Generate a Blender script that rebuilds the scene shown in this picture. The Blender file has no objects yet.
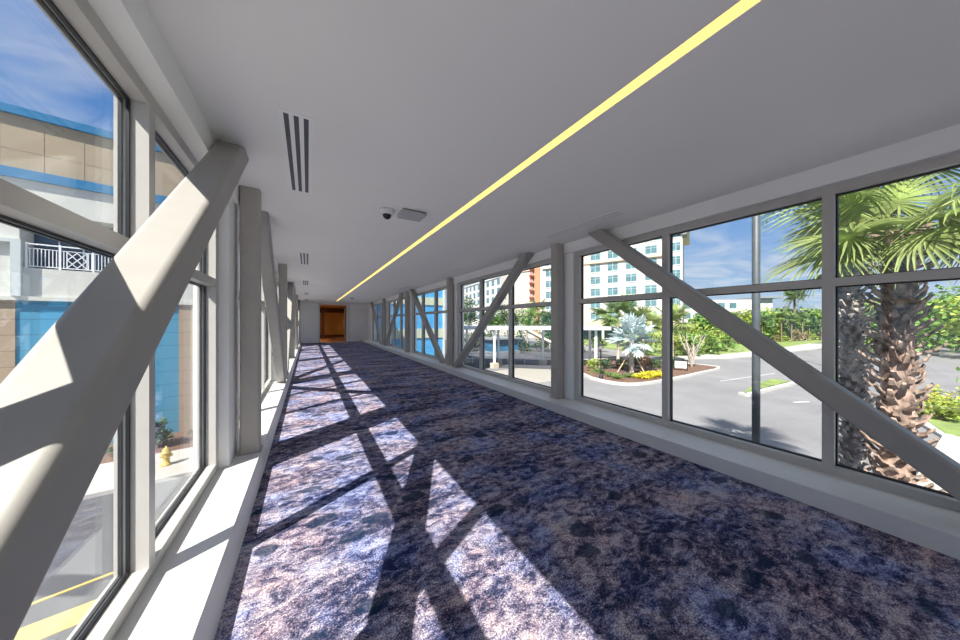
import bpy, bmesh, math, random
from mathutils import Vector, Matrix
from math import sin, cos, tan, pi, radians, atan, atan2, sqrt, hypot
S = bpy.context.scene
COL = S.collection
rnd = random.Random(7)

# ------------------------------------------------------------------ materials
def mat(name, col, rough=0.6, metal=0.0, spec=0.5, emit=None, estr=0.0, var=0.0, vscale=6.0, bump=0.0, bscale=40.0):
    m = bpy.data.materials.new(name); m.use_nodes = True
    nt = m.node_tree; b = nt.nodes['Principled BSDF']
    b.inputs['Base Color'].default_value = (*col, 1)
    b.inputs['Roughness'].default_value = rough
    b.inputs['Metallic'].default_value = metal
    b.inputs['Specular IOR Level'].default_value = spec
    if emit:
        b.inputs['Emission Color'].default_value = (*emit, 1)
        b.inputs['Emission Strength'].default_value = estr
    tc = nt.nodes.new('ShaderNodeTexCoord')
    if var > 0:
        n = nt.nodes.new('ShaderNodeTexNoise'); n.inputs['Scale'].default_value = vscale; n.inputs['Detail'].default_value = 5
        nt.links.new(tc.outputs['Object'], n.inputs['Vector'])
        r = nt.nodes.new('ShaderNodeValToRGB')
        r.color_ramp.elements[0].position = .3; r.color_ramp.elements[1].position = .7
        r.color_ramp.elements[0].color = (*[max(0, c*(1-var)) for c in col], 1)
        r.color_ramp.elements[1].color = (*[min(1, c*(1+var)) for c in col], 1)
        nt.links.new(n.outputs['Fac'], r.inputs['Fac']); nt.links.new(r.outputs['Color'], b.inputs['Base Color'])
    if bump > 0:
        n = nt.nodes.new('ShaderNodeTexNoise'); n.inputs['Scale'].default_value = bscale; n.inputs['Detail'].default_value = 4
        nt.links.new(tc.outputs['Object'], n.inputs['Vector'])
        bp = nt.nodes.new('ShaderNodeBump'); bp.inputs['Strength'].default_value = bump; bp.inputs['Distance'].default_value = .02
        nt.links.new(n.outputs['Fac'], bp.inputs['Height']); nt.links.new(bp.outputs['Normal'], b.inputs['Normal'])
    return m

def leafmat(name, col, var=.5, vscale=3.0, trans=.35):
    m = bpy.data.materials.new(name); m.use_nodes = True
    nt = m.node_tree; nt.nodes.clear()
    out = nt.nodes.new('ShaderNodeOutputMaterial')
    tc = nt.nodes.new('ShaderNodeTexCoord'); n = nt.nodes.new('ShaderNodeTexNoise')
    n.inputs['Scale'].default_value = vscale; n.inputs['Detail'].default_value = 4
    nt.links.new(tc.outputs['Object'], n.inputs['Vector'])
    r = nt.nodes.new('ShaderNodeValToRGB')
    r.color_ramp.elements[0].position = .35; r.color_ramp.elements[1].position = .65
    r.color_ramp.elements[0].color = (*[c*(1-var) for c in col], 1)
    r.color_ramp.elements[1].color = (*[min(1, c*(1+var)) for c in col], 1)
    nt.links.new(n.outputs['Fac'], r.inputs['Fac'])
    d = nt.nodes.new('ShaderNodeBsdfPrincipled'); d.inputs['Roughness'].default_value = .5
    t = nt.nodes.new('ShaderNodeBsdfTranslucent'); mx = nt.nodes.new('ShaderNodeMixShader'); mx.inputs[0].default_value = trans
    nt.links.new(r.outputs['Color'], d.inputs['Base Color']); nt.links.new(r.outputs['Color'], t.inputs['Color'])
    nt.links.new(d.outputs[0], mx.inputs[1]); nt.links.new(t.outputs[0], mx.inputs[2]); nt.links.new(mx.outputs[0], out.inputs[0])
    return m

def sidingmat(name, col, pitch=.42, line=.6, axis='Z'):
    """panelled siding: thin dark joint every `pitch` metres of height"""
    m = mat(name, col, .55); nt = m.node_tree; b = nt.nodes['Principled BSDF']
    tc = nt.nodes.new('ShaderNodeTexCoord'); sp = nt.nodes.new('ShaderNodeSeparateXYZ')
    nt.links.new(tc.outputs['Object'], sp.inputs[0])
    d = nt.nodes.new('ShaderNodeMath'); d.operation = 'DIVIDE'; d.inputs[1].default_value = pitch
    nt.links.new(sp.outputs[axis], d.inputs[0])
    fr = nt.nodes.new('ShaderNodeMath'); fr.operation = 'FRACT'; nt.links.new(d.outputs[0], fr.inputs[0])
    lt = nt.nodes.new('ShaderNodeMath'); lt.operation = 'LESS_THAN'; lt.inputs[1].default_value = .05
    nt.links.new(fr.outputs[0], lt.inputs[0])
    mx = nt.nodes.new('ShaderNodeMix'); mx.data_type = 'RGBA'
    mx.inputs['A'].default_value = (*col, 1); mx.inputs['B'].default_value = (*[c*line for c in col], 1)
    nt.links.new(lt.outputs[0], mx.inputs['Factor']); nt.links.new(mx.outputs['Result'], b.inputs['Base Color'])
    return m

def glassmat(name, tint=(.985, .99, .985), ior=1.5):
    m = bpy.data.materials.new(name); m.use_nodes = True; nt = m.node_tree; nt.nodes.clear()
    out = nt.nodes.new('ShaderNodeOutputMaterial'); t = nt.nodes.new('ShaderNodeBsdfTransparent'); g = nt.nodes.new('ShaderNodeBsdfGlossy')
    t.inputs[0].default_value = (*tint, 1); g.inputs['Roughness'].default_value = .0; g.inputs['Color'].default_value = (.9, .95, 1, 1)
    ge = nt.nodes.new('ShaderNodeNewGeometry'); dt = nt.nodes.new('ShaderNodeVectorMath'); dt.operation = 'DOT_PRODUCT'
    nt.links.new(ge.outputs['Incoming'], dt.inputs[0]); nt.links.new(ge.outputs['Normal'], dt.inputs[1])
    def mth(op, a, b=None):
        x = nt.nodes.new('ShaderNodeMath'); x.operation = op
        for i, v in enumerate((a, b)):
            if v is None: continue
            if isinstance(v, (int, float)): x.inputs[i].default_value = v
            else: nt.links.new(v, x.inputs[i])
        return x
    sch = mth('POWER', mth('SUBTRACT', 1.0, mth('ABSOLUTE', dt.outputs['Value']).outputs[0]).outputs[0], 5.0)
    fz = mth('MULTIPLY_ADD', sch.outputs[0], .7); fz.inputs[2].default_value = .03
    mx = nt.nodes.new('ShaderNodeMixShader')
    nt.links.new(fz.outputs[0], mx.inputs[0]); nt.links.new(t.outputs[0], mx.inputs[1]); nt.links.new(g.outputs[0], mx.inputs[2])
    nt.links.new(mx.outputs[0], out.inputs[0]); return m

def carpetmat():
    m = bpy.data.materials.new('patterned carpet'); m.use_nodes = True; nt = m.node_tree; b = nt.nodes['Principled BSDF']
    b.inputs['Roughness'].default_value = .95; b.inputs['Specular IOR Level'].default_value = .1
    tc = nt.nodes.new('ShaderNodeTexCoord')
    def mapping(sc, loc=(0, 0, 0), rot=0.0):
        mp = nt.nodes.new('ShaderNodeMapping'); mp.inputs['Scale'].default_value = sc; mp.inputs['Location'].default_value = loc; mp.inputs['Rotation'].default_value = (0, 0, rot)
        nt.links.new(tc.outputs['Object'], mp.inputs[0]); return mp.outputs[0]
    def noise(vec, sc, det, rough=.6, dist=0.0):
        n = nt.nodes.new('ShaderNodeTexNoise'); n.inputs['Scale'].default_value = sc; n.inputs['Detail'].default_value = det
        n.inputs['Roughness'].default_value = rough; n.inputs['Distortion'].default_value = dist
        nt.links.new(vec, n.inputs['Vector']); return n.outputs['Fac']
    def ramp(fac, els):
        r = nt.nodes.new('ShaderNodeValToRGB'); cr = r.color_ramp
        while len(cr.elements) > 1: cr.elements.remove(cr.elements[0])
        cr.elements[0].position, cr.elements[0].color = els[0][0], (*els[0][1], 1)
        for p, c in els[1:]:
            e = cr.elements.new(p); e.color = (*c, 1)
        nt.links.new(fac, r.inputs['Fac']); return r.outputs['Color']
    def mix(f, a, b_, mode='MIX'):
        x = nt.nodes.new('ShaderNodeMix'); x.data_type = 'RGBA'; x.blend_type = mode
        if isinstance(f, float): x.inputs['Factor'].default_value = f
        else: nt.links.new(f, x.inputs['Factor'])
        for k, v in (('A', a), ('B', b_)):
            if isinstance(v, tuple): x.inputs[k].default_value = (*v, 1)
            else: nt.links.new(v, x.inputs[k])
        return x.outputs['Result']
    def math_(op, a, b_):
        x = nt.nodes.new('ShaderNodeMath'); x.operation = op
        for i, v in enumerate((a, b_)):
            if isinstance(v, (int, float)): x.inputs[i].default_value = v
            else: nt.links.new(v, x.inputs[i])
        return x.outputs[0]
    base = mapping((1, 1, 1))
    streak = mapping((1.0, 1.5, 1), (3, 1, 0))
    smear = mapping((.75, 2.4, 1), (5, 2, 0), .45)
    big = noise(smear, 1.25, 6, .68, .6)          # broad abraded zones
    mid = noise(streak, 12.0, 8, .80, .5)          # worn patches
    fine = noise(base, 120, 3, .85)               # tufts
    v = math_('ADD', math_('MULTIPLY', math_('SUBTRACT', mid, .5), 4.6), math_('MULTIPLY', math_('SUBTRACT', big, .5), 2.4))
    v = math_('ADD', v, math_('MULTIPLY', math_('SUBTRACT', fine, .5), 1.1))
    v = math_('ADD', v, .5)
    col = ramp(v, CARPET)
    tuft = ramp(fine, [(.34, (.28, .29, .34)), (.5, (.92, .92, .95)), (.64, (1.95, 1.9, 1.9))])
    col = mix(1.0, col, tuft, 'MULTIPLY')
    hue = noise(mapping((1, 1, 1), (9, 4, 0)), 2.2, 5, .7)
    bluef = ramp(hue, [(.48, (0, 0, 0)), (.60, (1, 1, 1))])
    col = mix(math_('MULTIPLY', bluef, .8), col, mix(1.0, col, (.66, .90, 1.30), 'MULTIPLY'))
    warm = ramp(hue, [(.36, (1, 1, 1)), (.47, (0, 0, 0))])
    col = mix(math_('MULTIPLY', warm, .8), col, mix(1.0, col, (1.12, .92, .84), 'MULTIPLY'))
    vo = nt.nodes.new('ShaderNodeTexVoronoi'); vo.inputs['Scale'].default_value = 3.1; vo.inputs['Randomness'].default_value = 1.0
    wob = nt.nodes.new('ShaderNodeTexNoise'); wob.inputs['Scale'].default_value = 9; wob.inputs['Detail'].default_value = 4
    nt.links.new(mapping((1, 1, 1)), wob.inputs['Vector'])
    va = nt.nodes.new('ShaderNodeVectorMath'); va.operation = 'MULTIPLY_ADD'; va.inputs[1].default_value = (.16, .16, 0)
    nt.links.new(wob.outputs['Color'], va.inputs[0]); nt.links.new(mapping((.85, 1.35, 1), (2, 1, 0), .35), va.inputs[2])
    nt.links.new(va.outputs[0], vo.inputs['Vector'])
    blotf = ramp(vo.outputs['Distance'], [(.20, (1, 1, 1)), (.255, (0, 0, 0))])
    col = mix(math_('MULTIPLY', blotf, .92), col, mix(.12, (.008, .024, .058), col))
    nt.links.new(col, b.inputs['Base Color'])
    bp = nt.nodes.new('ShaderNodeBump'); bp.inputs['Strength'].default_value = .5; bp.inputs['Distance'].default_value = .004
    nt.links.new(fine, bp.inputs['Height']); nt.links.new(bp.outputs['Normal'], b.inputs['Normal'])
    return m
CARPET = [(.0, (.021, .028, .062)), (.25, (.070, .069, .122)), (.48, (.172, .156, .222)), (.72, (.295, .262, .328)), (1.0, (.46, .42, .45))]

M = {}
M['white'] = mat('white drywall paint', (.88, .88, .87), .7, var=.02, vscale=2)
M['ceil'] = mat('ceiling paint', (.92, .915, .885), .8, var=.012, vscale=1.2)
M['sill'] = mat('white sill laminate', (.70, .70, .685), .45, var=.02, vscale=3)
M['frame'] = mat('taupe aluminium frame', (.50, .485, .46), .4, .0, var=.03, vscale=8)
M['steel'] = mat('greige painted steel', (.355, .342, .32), .5, var=.035, vscale=9)
M['column'] = mat('taupe painted steel', (.43, .40, .365), .55, var=.04, vscale=9)
M['gasket'] = mat('black rubber gasket', (.012, .013, .016), .45)
M['carpet'] = carpetmat()
M['glass'] = glassmat('window glass')
M['led'] = mat('warm light strip', (.9, .7, .2), .5, emit=(1.0, .70, .17), estr=1.0)
M['vent'] = mat('white diffuser metal', (.93, .94, .94), .45)
M['dark'] = mat('dark side shade', (.012, .013, .014), .6)
M['slotlight'] = mat('white slot blades', (.6, .6, .6), .4)
M['slot'] = mat('grey slot blades', (.06, .065, .07), .4)
M['apgrey'] = mat('light grey plastic', (.5, .5, .5), .4)
M['plastic'] = mat('white plastic', (.78, .78, .78), .35)
M['blackgloss'] = mat('smoked black dome', (.01, .01, .011), .08)
M['greyplastic'] = mat('grey plastic', (.24, .24, .25), .4)
M['asphalt'] = mat('pale asphalt', (.205, .203, .21), .9, var=.12, vscale=.35)
M['asphaltdark'] = mat('dark asphalt', (.07, .073, .083), .9, var=.15, vscale=.5)
M['concrete'] = mat('pale concrete', (.46, .44, .41), .85, var=.06, vscale=1.5)
M['kerb'] = mat('white concrete kerb', (.52, .51, .48), .8, var=.05, vscale=2)
M['paver'] = sidingmat('beige pavers', (.36, .34, .30), .6, .75, 'Y')
M['mulch'] = mat('brown bark mulch', (.15, .085, .058), .95, var=.5, vscale=14, bump=.8, bscale=25)
M['lawn'] = mat('lawn grass', (.20, .27, .075), .9, var=.3, vscale=1.2, bump=.6, bscale=20)
M['yellow'] = mat('yellow paint', (.58, .42, .13), .6, var=.08, vscale=9)
M['linewhite'] = mat('white road paint', (.55, .55, .54), .7)
M['tan'] = mat('tan stucco', (.38, .305, .215), .85, var=.05, vscale=1.4)
M['tansiding'] = sidingmat('tan siding', (.40, .31, .225), .52, .62)
M['bluesiding'] = sidingmat('blue siding', (.075, .29, .46), .52, .62)
M['bluetrim'] = mat('blue metal trim', (.014, .17, .36), .4)
M['cream'] = mat('cream stucco', (.56, .53, .43), .85, var=.04, vscale=1.4)
M['creamwhite'] = mat('off white stucco', (.60, .605, .56), .85, var=.03, vscale=1)
M['balglass'] = mat('dark blue glazing', (.02, .06, .12), .08, var=.2, vscale=2)
M['rail'] = mat('white painted rail', (.85, .87, .88), .4)
M['brightblue'] = sidingmat('bright blue panels', (.075, .36, .68), .9, .8)
M['paleband'] = mat('pale green band', (.50, .55, .42), .7)
M['hotel'] = mat('white hotel stucco', (.56, .545, .52), .85, var=.03, vscale=.3)
M['hotelglass'] = mat('teal hotel glass', (.10, .20, .23), .15, var=.3, vscale=.7)
M['hotelframe'] = mat('pale window spandrel', (.55, .60, .60), .5)
M['cyan'] = mat('pale cyan panels', (.38, .55, .60), .5)
M['beigetrim'] = mat('beige cornice', (.60, .48, .36), .7)
M['peach'] = mat('peach stucco', (.58, .48, .40), .85)
M['orange'] = mat('orange stucco', (.48, .235, .13), .8)
M['creampanel'] = sidingmat('cream panels', (.54, .48, .41), 1.3, .8)
M['maroon'] = mat('dark red ornament', (.26, .075, .045), .5)
M['roofgrey'] = mat('grey roof edge', (.22, .24, .26), .6)
M['canopy'] = mat('white canopy metal', (.56, .60, .63), .4)
M['bluewall'] = mat('blue glazed panel', (.035, .14, .25), .2, var=.4, vscale=.4)
M['tanstone'] = mat('beige stone', (.56, .48, .38), .8, var=.1, vscale=5)
M['blackmetal'] = mat('black metal', (.025, .025, .027), .4, .3)
M['polegrey'] = mat('grey galvanised steel', (.07, .085, .095), .5, .0, var=.15, vscale=2.5)
M['bark'] = mat('palm bark', (.19, .13, .10), .95, var=.6, vscale=7, bump=.8, bscale=18)
M['boot'] = mat('dry palm leaf bases', (.30, .215, .17), .9, var=.8, vscale=9)
M['bootgrey'] = mat('grey palm leaf bases', (.30, .27, .25), .9, var=.8, vscale=8)
M['trunkpale'] = mat('pale trunk bark', (.50, .44, .38), .9, var=.3, vscale=6)
M['trunkbrown'] = mat('brown trunk bark', (.22, .165, .115), .9, var=.4, vscale=3)
M['wood'] = mat('pale wood stake', (.60, .44, .28), .8)
M['frond'] = leafmat('palm frond green', (.33, .41, .14), .4, 1.6, .4)
M['frond2'] = leafmat('palm frond dark green', (.20, .30, .09), .5, 1.6, .35)
M['frondry'] = leafmat('dry palm frond', (.50, .42, .20), .4, 2, .3)
M['silver'] = leafmat('silver palm frond', (.46, .56, .57), .35, 2.5, .15)
M['leafy'] = leafmat('tree leaves', (.16, .29, .055), .6, .8, .3)
M['leafyel'] = leafmat('yellow green leaves', (.34, .42, .08), .5, .9, .3)
M['dryleaf'] = leafmat('dry scrub leaves', (.30, .245, .13), .5, 1.2, .2)
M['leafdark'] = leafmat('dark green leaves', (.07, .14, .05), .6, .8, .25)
M['yellowleaf'] = leafmat('yellow shrub leaves', (.72, .66, .04), .35, 4, .3)
M['petal'] = leafmat('yellow petals', (.85, .70, .05), .2, 4, .3)
M['amber'] = mat('amber lobby wall', (.60, .38, .13), .6, var=.12, vscale=1.5)
M['ambertrim'] = mat('dark wood trim', (.10, .04, .015), .5)
M['lobbyfloor'] = mat('brown patterned carpet', (.20, .09, .045), .95, var=.8, vscale=3)
M['lamp'] = mat('added warm lobby lamp', (1, .8, .5), .5, emit=(1.0, .70, .36), estr=11.0)
M['alum'] = mat('white door frame', (.74, .74, .74), .5)
M['doorleaf'] = mat('grey door leaf', (.16, .15, .15), .4)

# ------------------------------------------------------------------ mesh helpers
class MB:
    def __init__(s): s.bm = bmesh.new()
    def box(s, a, b):
        x0, y0, z0 = a; x1, y1, z1 = b
        v = [s.bm.verts.new(p) for p in ((x0,y0,z0),(x1,y0,z0),(x1,y1,z0),(x0,y1,z0),(x0,y0,z1),(x1,y0,z1),(x1,y1,z1),(x0,y1,z1))]
        for f in ((0,3,2,1),(4,5,6,7),(0,1,5,4),(1,2,6,5),(2,3,7,6),(3,0,4,7)): s.bm.faces.new([v[i] for i in f])
        return s
    def hexa(s, pts):
        v = [s.bm.verts.new(p) for p in pts]
        for f in ((0,3,2,1),(4,5,6,7),(0,1,5,4),(1,2,6,5),(2,3,7,6),(3,0,4,7)): s.bm.faces.new([v[i] for i in f])
        return s
    def prism(s, pts, z0, z1):
        lo = [s.bm.verts.new((x, y, z0)) for x, y in pts]; hi = [s.bm.verts.new((x, y, z1)) for x, y in pts]; n = len(pts)
        s.bm.faces.new(lo[::-1]); s.bm.faces.new(hi)
        for i in range(n): s.bm.faces.new((lo[i], lo[(i+1) % n], hi[(i+1) % n], hi[i]))
        return s
    def extr_y(s, pts, y0, y1):
        """profile in (x,z) swept along y"""
        lo = [s.bm.verts.new((x, y0, z)) for x, z in pts]; hi = [s.bm.verts.new((x, y1, z)) for x, z in pts]; n = len(pts)
        s.bm.faces.new(lo); s.bm.faces.new(hi[::-1])
        for i in range(n): s.bm.faces.new((lo[(i+1) % n], lo[i], hi[i], hi[(i+1) % n]))
        return s
    def tube(s, pts, r, n=8, caps=True):
        rings = []
        P = [Vector(p) for p in pts]
        rr = r if isinstance(r, (list, tuple)) else [r]*len(P)
        for i, p in enumerate(P):
            d = (P[min(i+1, len(P)-1)] - P[max(i-1, 0)]).normalized()
            u = d.cross(Vector((0, 0, 1)))
            if u.length < 1e-3: u = Vector((1, 0, 0))
            u.normalize(); w = d.cross(u)
            rings.append([s.bm.verts.new(p + u*cos(2*pi*k/n)*rr[i] + w*sin(2*pi*k/n)*rr[i]) for k in range(n)])
        for a, b in zip(rings, rings[1:]):
            for k in range(n): s.bm.faces.new((a[k], a[(k+1) % n], b[(k+1) % n], b[k]))
        if caps: s.bm.faces.new(rings[0][::-1]); s.bm.faces.new(rings[-1])
        return s
    def lathe(s, c, prof, n=24):
        rings = []
        for r, z in prof:
            if r < 1e-4: rings.append([s.bm.verts.new((c[0], c[1], c[2]+z))])
            else: rings.append([s.bm.verts.new((c[0]+r*cos(2*pi*k/n), c[1]+r*sin(2*pi*k/n), c[2]+z)) for k in range(n)])
        for a, b in zip(rings, rings[1:]):
            for k in range(n):
                k2 = (k+1) % n
                if len(a) == 1 and len(b) == 1: continue
                if len(a) == 1: s.bm.faces.new((a[0], b[k2], b[k]))
                elif len(b) == 1: s.bm.faces.new((a[k], a[k2], b[0]))
                else: s.bm.faces.new((a[k], a[k2], b[k2], b[k]))
        return s
    def poly(s, pts):
        s.bm.faces.new([s.bm.verts.new(p) for p in pts]); return s
    def build(s, name, m, parent=None, smooth=False, bevel=0):
        bmesh.ops.recalc_face_normals(s.bm, faces=s.bm.faces[:])
        o0 = Vector((0, 0, 0)); p = parent
        while p is not None: o0 += p.location; p = p.parent
        if o0.length: bmesh.ops.translate(s.bm, verts=s.bm.verts[:], vec=-o0)
        me = bpy.data.meshes.new(name); s.bm.to_mesh(me); s.bm.free()
        me.materials.append(M[m] if isinstance(m, str) else m)
        if smooth:
            for f in me.polygons: f.use_smooth = True
        o = bpy.data.objects.new(name, me); COL.objects.link(o)
        if parent is not None: o.parent = parent
        if bevel:
            md = o.modifiers.new('bevel', 'BEVEL'); md.width = bevel; md.segments = 2; md.limit_method = 'ANGLE'
        return o

def thing(name, label, cat, loc=(0, 0, 0), group=None):
    o = bpy.data.objects.new(name, None); COL.objects.link(o); o.location = loc; o.empty_display_size = .2
    return tag(o, label, cat, group)
def tag(o, label, cat, group=None):
    o['label'] = label; o['category'] = cat
    if group: o['group'] = group
    return o
def struct(o): o['kind'] = 'structure'; return o
def sroot(name, loc=(0, 0, 0)):
    o = bpy.data.objects.new(name, None); COL.objects.link(o); o.location = loc; o['kind'] = 'structure'; return o
def dup(root, loc, rz=0, sc=1.0, label=None, group=None):
    r = root.copy(); COL.objects.link(r); r.location = loc; r.rotation_euler = (0, 0, rz); r.scale = (sc, sc, sc) if not isinstance(sc, tuple) else sc
    if label: r['label'] = label
    if group: r['group'] = group
    for ch in list(root.children):
        c = ch.copy(); COL.objects.link(c); c.parent = r
        for g in ch.children:
            d = g.copy(); COL.objects.link(d); d.parent = c
    return r

# ------------------------------------------------------------------ corridor dimensions (metres; carpet at z = 0)
CZ = 2.60                      # ceiling
CL, CR = -.345, 3.19           # carpet edges
XL, XR = -.548, 3.548            # bulkhead / pilaster faces
FL, FR = -.645, 3.605          # inner face of window frames
DEP = .112                     # frame depth
SILL = .13
HEAD = 2.44
YB, YE = -4.6, 21.8            # back and end wall
COLY = [-.705, 3.42, 7.575, 11.76, 15.95, 20.1]    # front faces of the steel columns
HS = .152

struct(MB().box((CL, YB, -.45), (CR, YE, 0)).build('floor', 'carpet'))
c = MB()
LX0, LX1 = 1.452, 1.520
c.box((XL, YB, CZ), (LX0, YE, 2.80)); c.box((LX1, YB, CZ), (XR, YE, 2.80))
c.box((LX0, 19.4, CZ), (LX1, YE, 2.80)); c.box((LX0, YB, CZ+.03), (LX1, 19.4, 2.80))
struct(c.build('ceiling', 'ceil'))
tag(MB().box((LX0+.001, YB+.3, CZ+.004), (LX1-.001, 19.395, CZ+.028)).build('strip_light', 'led'),
    'long thin warm yellow light strip running down the ceiling', 'ceiling light')

def bays(side):
    out = []
    for k in range(-1, 5):
        y0 = (COLY[k] + .22) if k >= 0 else YB + .1
        y1 = COLY[k+1] - .20
        if k == 4: y1 = 21.35 if side < 0 else 20.1
        out.append((y0, y1))
    return out

def make_wall(side):
    s = side
    X = (lambda v: v) if s < 0 else (lambda v: 3.0 - v)      # mirror about x = 1.5
    # plinth with slightly raked face, sill on top
    e = CL if s < 0 else CR
    top = -.384 if s < 0 else CR
    m = MB()
    xo = X(-.80)
    m.extr_y([(xo, -.45), (e, -.45), (e, 0.0), (top, SILL), (xo, SILL)], YB, YE)
    o = struct(m.build('wall_left_plinth' if s < 0 else 'wall_right_plinth', 'sill'))
    o.name = 'trim_1' if s < 0 else 'trim_2'
    w = MB()
    a, b = sorted((X(XL), X(-.80)))
    w.box((a, YB, HEAD), (b, YE, 2.80))                 # bulkhead
    bs = bays(s)
    edges = []
    for (y0, y1), (y2, y3) in zip(bs, bs[1:]): edges.append((y1, y2))
    edges.append((bs[-1][1], YE)); edges.insert(0, (YB, bs[0][0]))
    struct(w.build('wall_left' if s < 0 else 'wall_right', 'white'))
    a, b = sorted((X(-.578), X(-.80)))
    for y1, y2 in edges: struct(MB().box((a, y1, SILL), (b, y2, HEAD)).build('wall_left_pier' if s < 0 else 'wall_right_pier', 'white'))
make_wall(-1); make_wall(1)
# roof slab of the bridge
struct(MB().box((-.82, YB, 2.80), (3.82, YE, 3.05)).build('trim_3', 'roofgrey'))

MULL = {-1: {0: (-1.53, -2.79), 1: (-1.38, -2.63)}, 1: {1: (-1.55, -2.80), 2: (-1.43, -2.63)}}
wn = 0
for side in (-1, 1):
    for k, (y0, y1) in enumerate(bays(side)):
        wn += 1
        xi = FL if side < 0 else FR
        xo = xi + side*DEP
        a, b = min(xi, xo), max(xi, xo)
        root = sroot('window_%d' % wn, (xi, (y0+y1)/2, SILL))
        w = .064
        MB().box((a, y0, HEAD-w), (b, y1, HEAD)).build('head_rail', 'frame', root)
        MB().box((a, y0, SILL), (b, y1, SILL+w)).build('bottom_rail', 'frame', root)
        jw = .085
        MB().box((a, y0, SILL+w), (b, y0+jw, HEAD-w)).build('jamb', 'frame', root)
        MB().box((a, y1-jw, SILL+w), (b, y1, HEAD-w)).build('jamb', 'frame', root)
        if k == 0: ms = [-1.95, -3.2]
        else:
            off = MULL[side].get(k, (-1.40, -2.65)); ms = [COLY[k] + q for q in off]
            if side < 0: ms = [COLY[k] + q for q in ((-1.41, -2.66) if k == 1 else (-1.38, -2.63))]
            if k == 5 and side < 0: ms = [ms[0]+1.3] + ms
        ms = sorted(ms)
        for q in ms: MB().box((a, q-w/2, SILL+w), (b, q+w/2, HEAD-w)).build('mullion', 'frame', root)
        ys = [y0+jw] + [v for q in ms for v in (q-w/2, q+w/2)] + [y1-jw]
        T0, T1 = (1.637, 1.70)
        gx = xi + side*.078
        gk = MB()
        for i in range(0, len(ys), 2):
            p, q = ys[i], ys[i+1]
            MB().box((a, p, T0), (b, q, T1)).build('transom', 'frame', root)
            for z0, z1 in ((SILL+w, T0), (T1, HEAD-w)):
                MB().box((gx-.005, p+.004, z0+.004), (gx+.005, q-.004, z1-.004)).build('pane', 'glass', root)
                t = .010
                for g0, g1 in (((p, z0), (q, z0+t)), ((p, z1-t), (q, z1)), ((p, z0+t), (p+t, z1-t)), ((q-t, z0+t), (q, z1-t))):
                    for off in (-.018, .006):
                        gk.box((gx+off, g0[0], g0[1]), (gx+off+.012, g1[0], g1[1]))
        gk.build('gasket', 'gasket', root)

# end wall, door opening into the lobby
DX0, DX1, DZ = .66, 2.23, 2.49
w = MB()
w.box((XL, YE, -.45), (DX0, YE+.2, 2.80)); w.box((DX1+.16, YE, -.45), (XR, YE+.2, 2.80)); w.box((DX0, YE, DZ), (DX1+.16, YE+.2, 2.80))
w.box((-.80, YE, -.45), (XL, YE+.2, 2.80)); w.box((XR, YE, -.45), (3.80, YE+.2, 2.80)); w.box((DX0, YE, -.45), (DX1+.16, YE+.2, 0))
struct(w.build('wall_end', 'white'))
struct(MB().box((-.80, YB-.2, -.45), (3.80, YB, 2.80)).build('wall_front', 'white'))
d = sroot('door_1', (DX0, YE, 0))
f = MB(); f.box((DX0-.09, YE-.03, 0), (DX0, YE+.0, DZ+.07)); f.box((DX1+.10, YE-.03, 0), (DX1+.25, YE, DZ+.07)); f.box((DX0, YE-.03, DZ), (DX1+.10, YE, DZ+.07))
f.build('door_frame', 'alum', d)
lf = MB().box((DX1-.02, YE+.22, .01), (DX1+.04, YE+1.1, DZ-.02)).build('door_leaf', 'doorleaf', d)
MB().box((DX1-.05, YE+.95, .85), (DX1-.02, YE+.99, 1.5)).build('door_handle', 'alum', lf)
MB().box((DX1+.04, YE+.0, 0), (DX1+.16, YE+.2, DZ)).build('door_jamb', 'alum', d)
# lobby beyond
struct(MB().box((-2.5, YE+.2, -.45), (5.5, 30, 0)).build('floor_lobby', 'lobbyfloor'))
struct(MB().box((-2.5, YE+.2, 2.6), (5.5, 30, 2.8)).build('ceiling_lobby', 'amber'))
w = MB(); w.box((-2.7, YE+.2, -.45), (-2.5, 30, 2.8)); w.box((2.9, YE+1.2, 0), (5.5, 30, 2.6)); w.box((-2.5, 30, -.45), (5.5, 30.2, 2.8))
struct(w.build('wall_lobby', 'amber'))
lw = MB()
for x in (.3, 1.0): lw.box((x, 28.2, 0), (x+.22, 28.42, 2.6))
lw.box((-2.5, 29.9, 2.2), (2.9, 30, 2.6)); lw.box((-2.5, 29.93, 0), (2.9, 30, .18))
struct(lw.build('trim_4', 'ambertrim'))
tag(MB().box((-1.6, 24.0, 2.57), (-.4, 25.4, 2.599)).build('added_lobby_light', 'lamp'), 'unseen warm ceiling panel added to light the amber lobby past the end door', 'ceiling light')  # lamp added out of sight of the doorway to light the lobby

# ------------------------------------------------------------------ steel columns and braces
def rsq(h, r=.026, n=5):
    pts = []
    for cx, cy, a0 in ((h-r, h-r, 0), (-h+r, h-r, 90), (-h+r, -h+r, 180), (h-r, -h+r, 270)):
        for i in range(n+1):
            t = radians(a0 + 90*i/n); pts.append((cx + r*cos(t), cy + r*sin(t)))
    return pts
def hss(p, dvec, z0, z1):
    """rounded square tube through p along dvec, cut level at z0 and z1"""
    m = MB(); d = Vector(dvec).normalized()
    u = Vector((1, 0, 0)); v = d.cross(u).normalized()
    lo, hi = [], []
    for a, b in rsq(HS/2):
        q = Vector(p) + u*a + v*b
        lo.append(m.bm.verts.new(q + d*((z0 - q.z)/d.z))); hi.append(m.bm.verts.new(q + d*((z1 - q.z)/d.z)))
    n = len(lo)
    m.bm.faces.new(lo); m.bm.faces.new(hi[::-1])
    for i in range(n): m.bm.faces.new((lo[i], lo[(i+1) % n], hi[(i+1) % n], hi[i]))
    return m
ORD = ['behind the viewer', 'nearest', 'second nearest', 'third nearest', 'fourth nearest', 'farthest']
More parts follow.
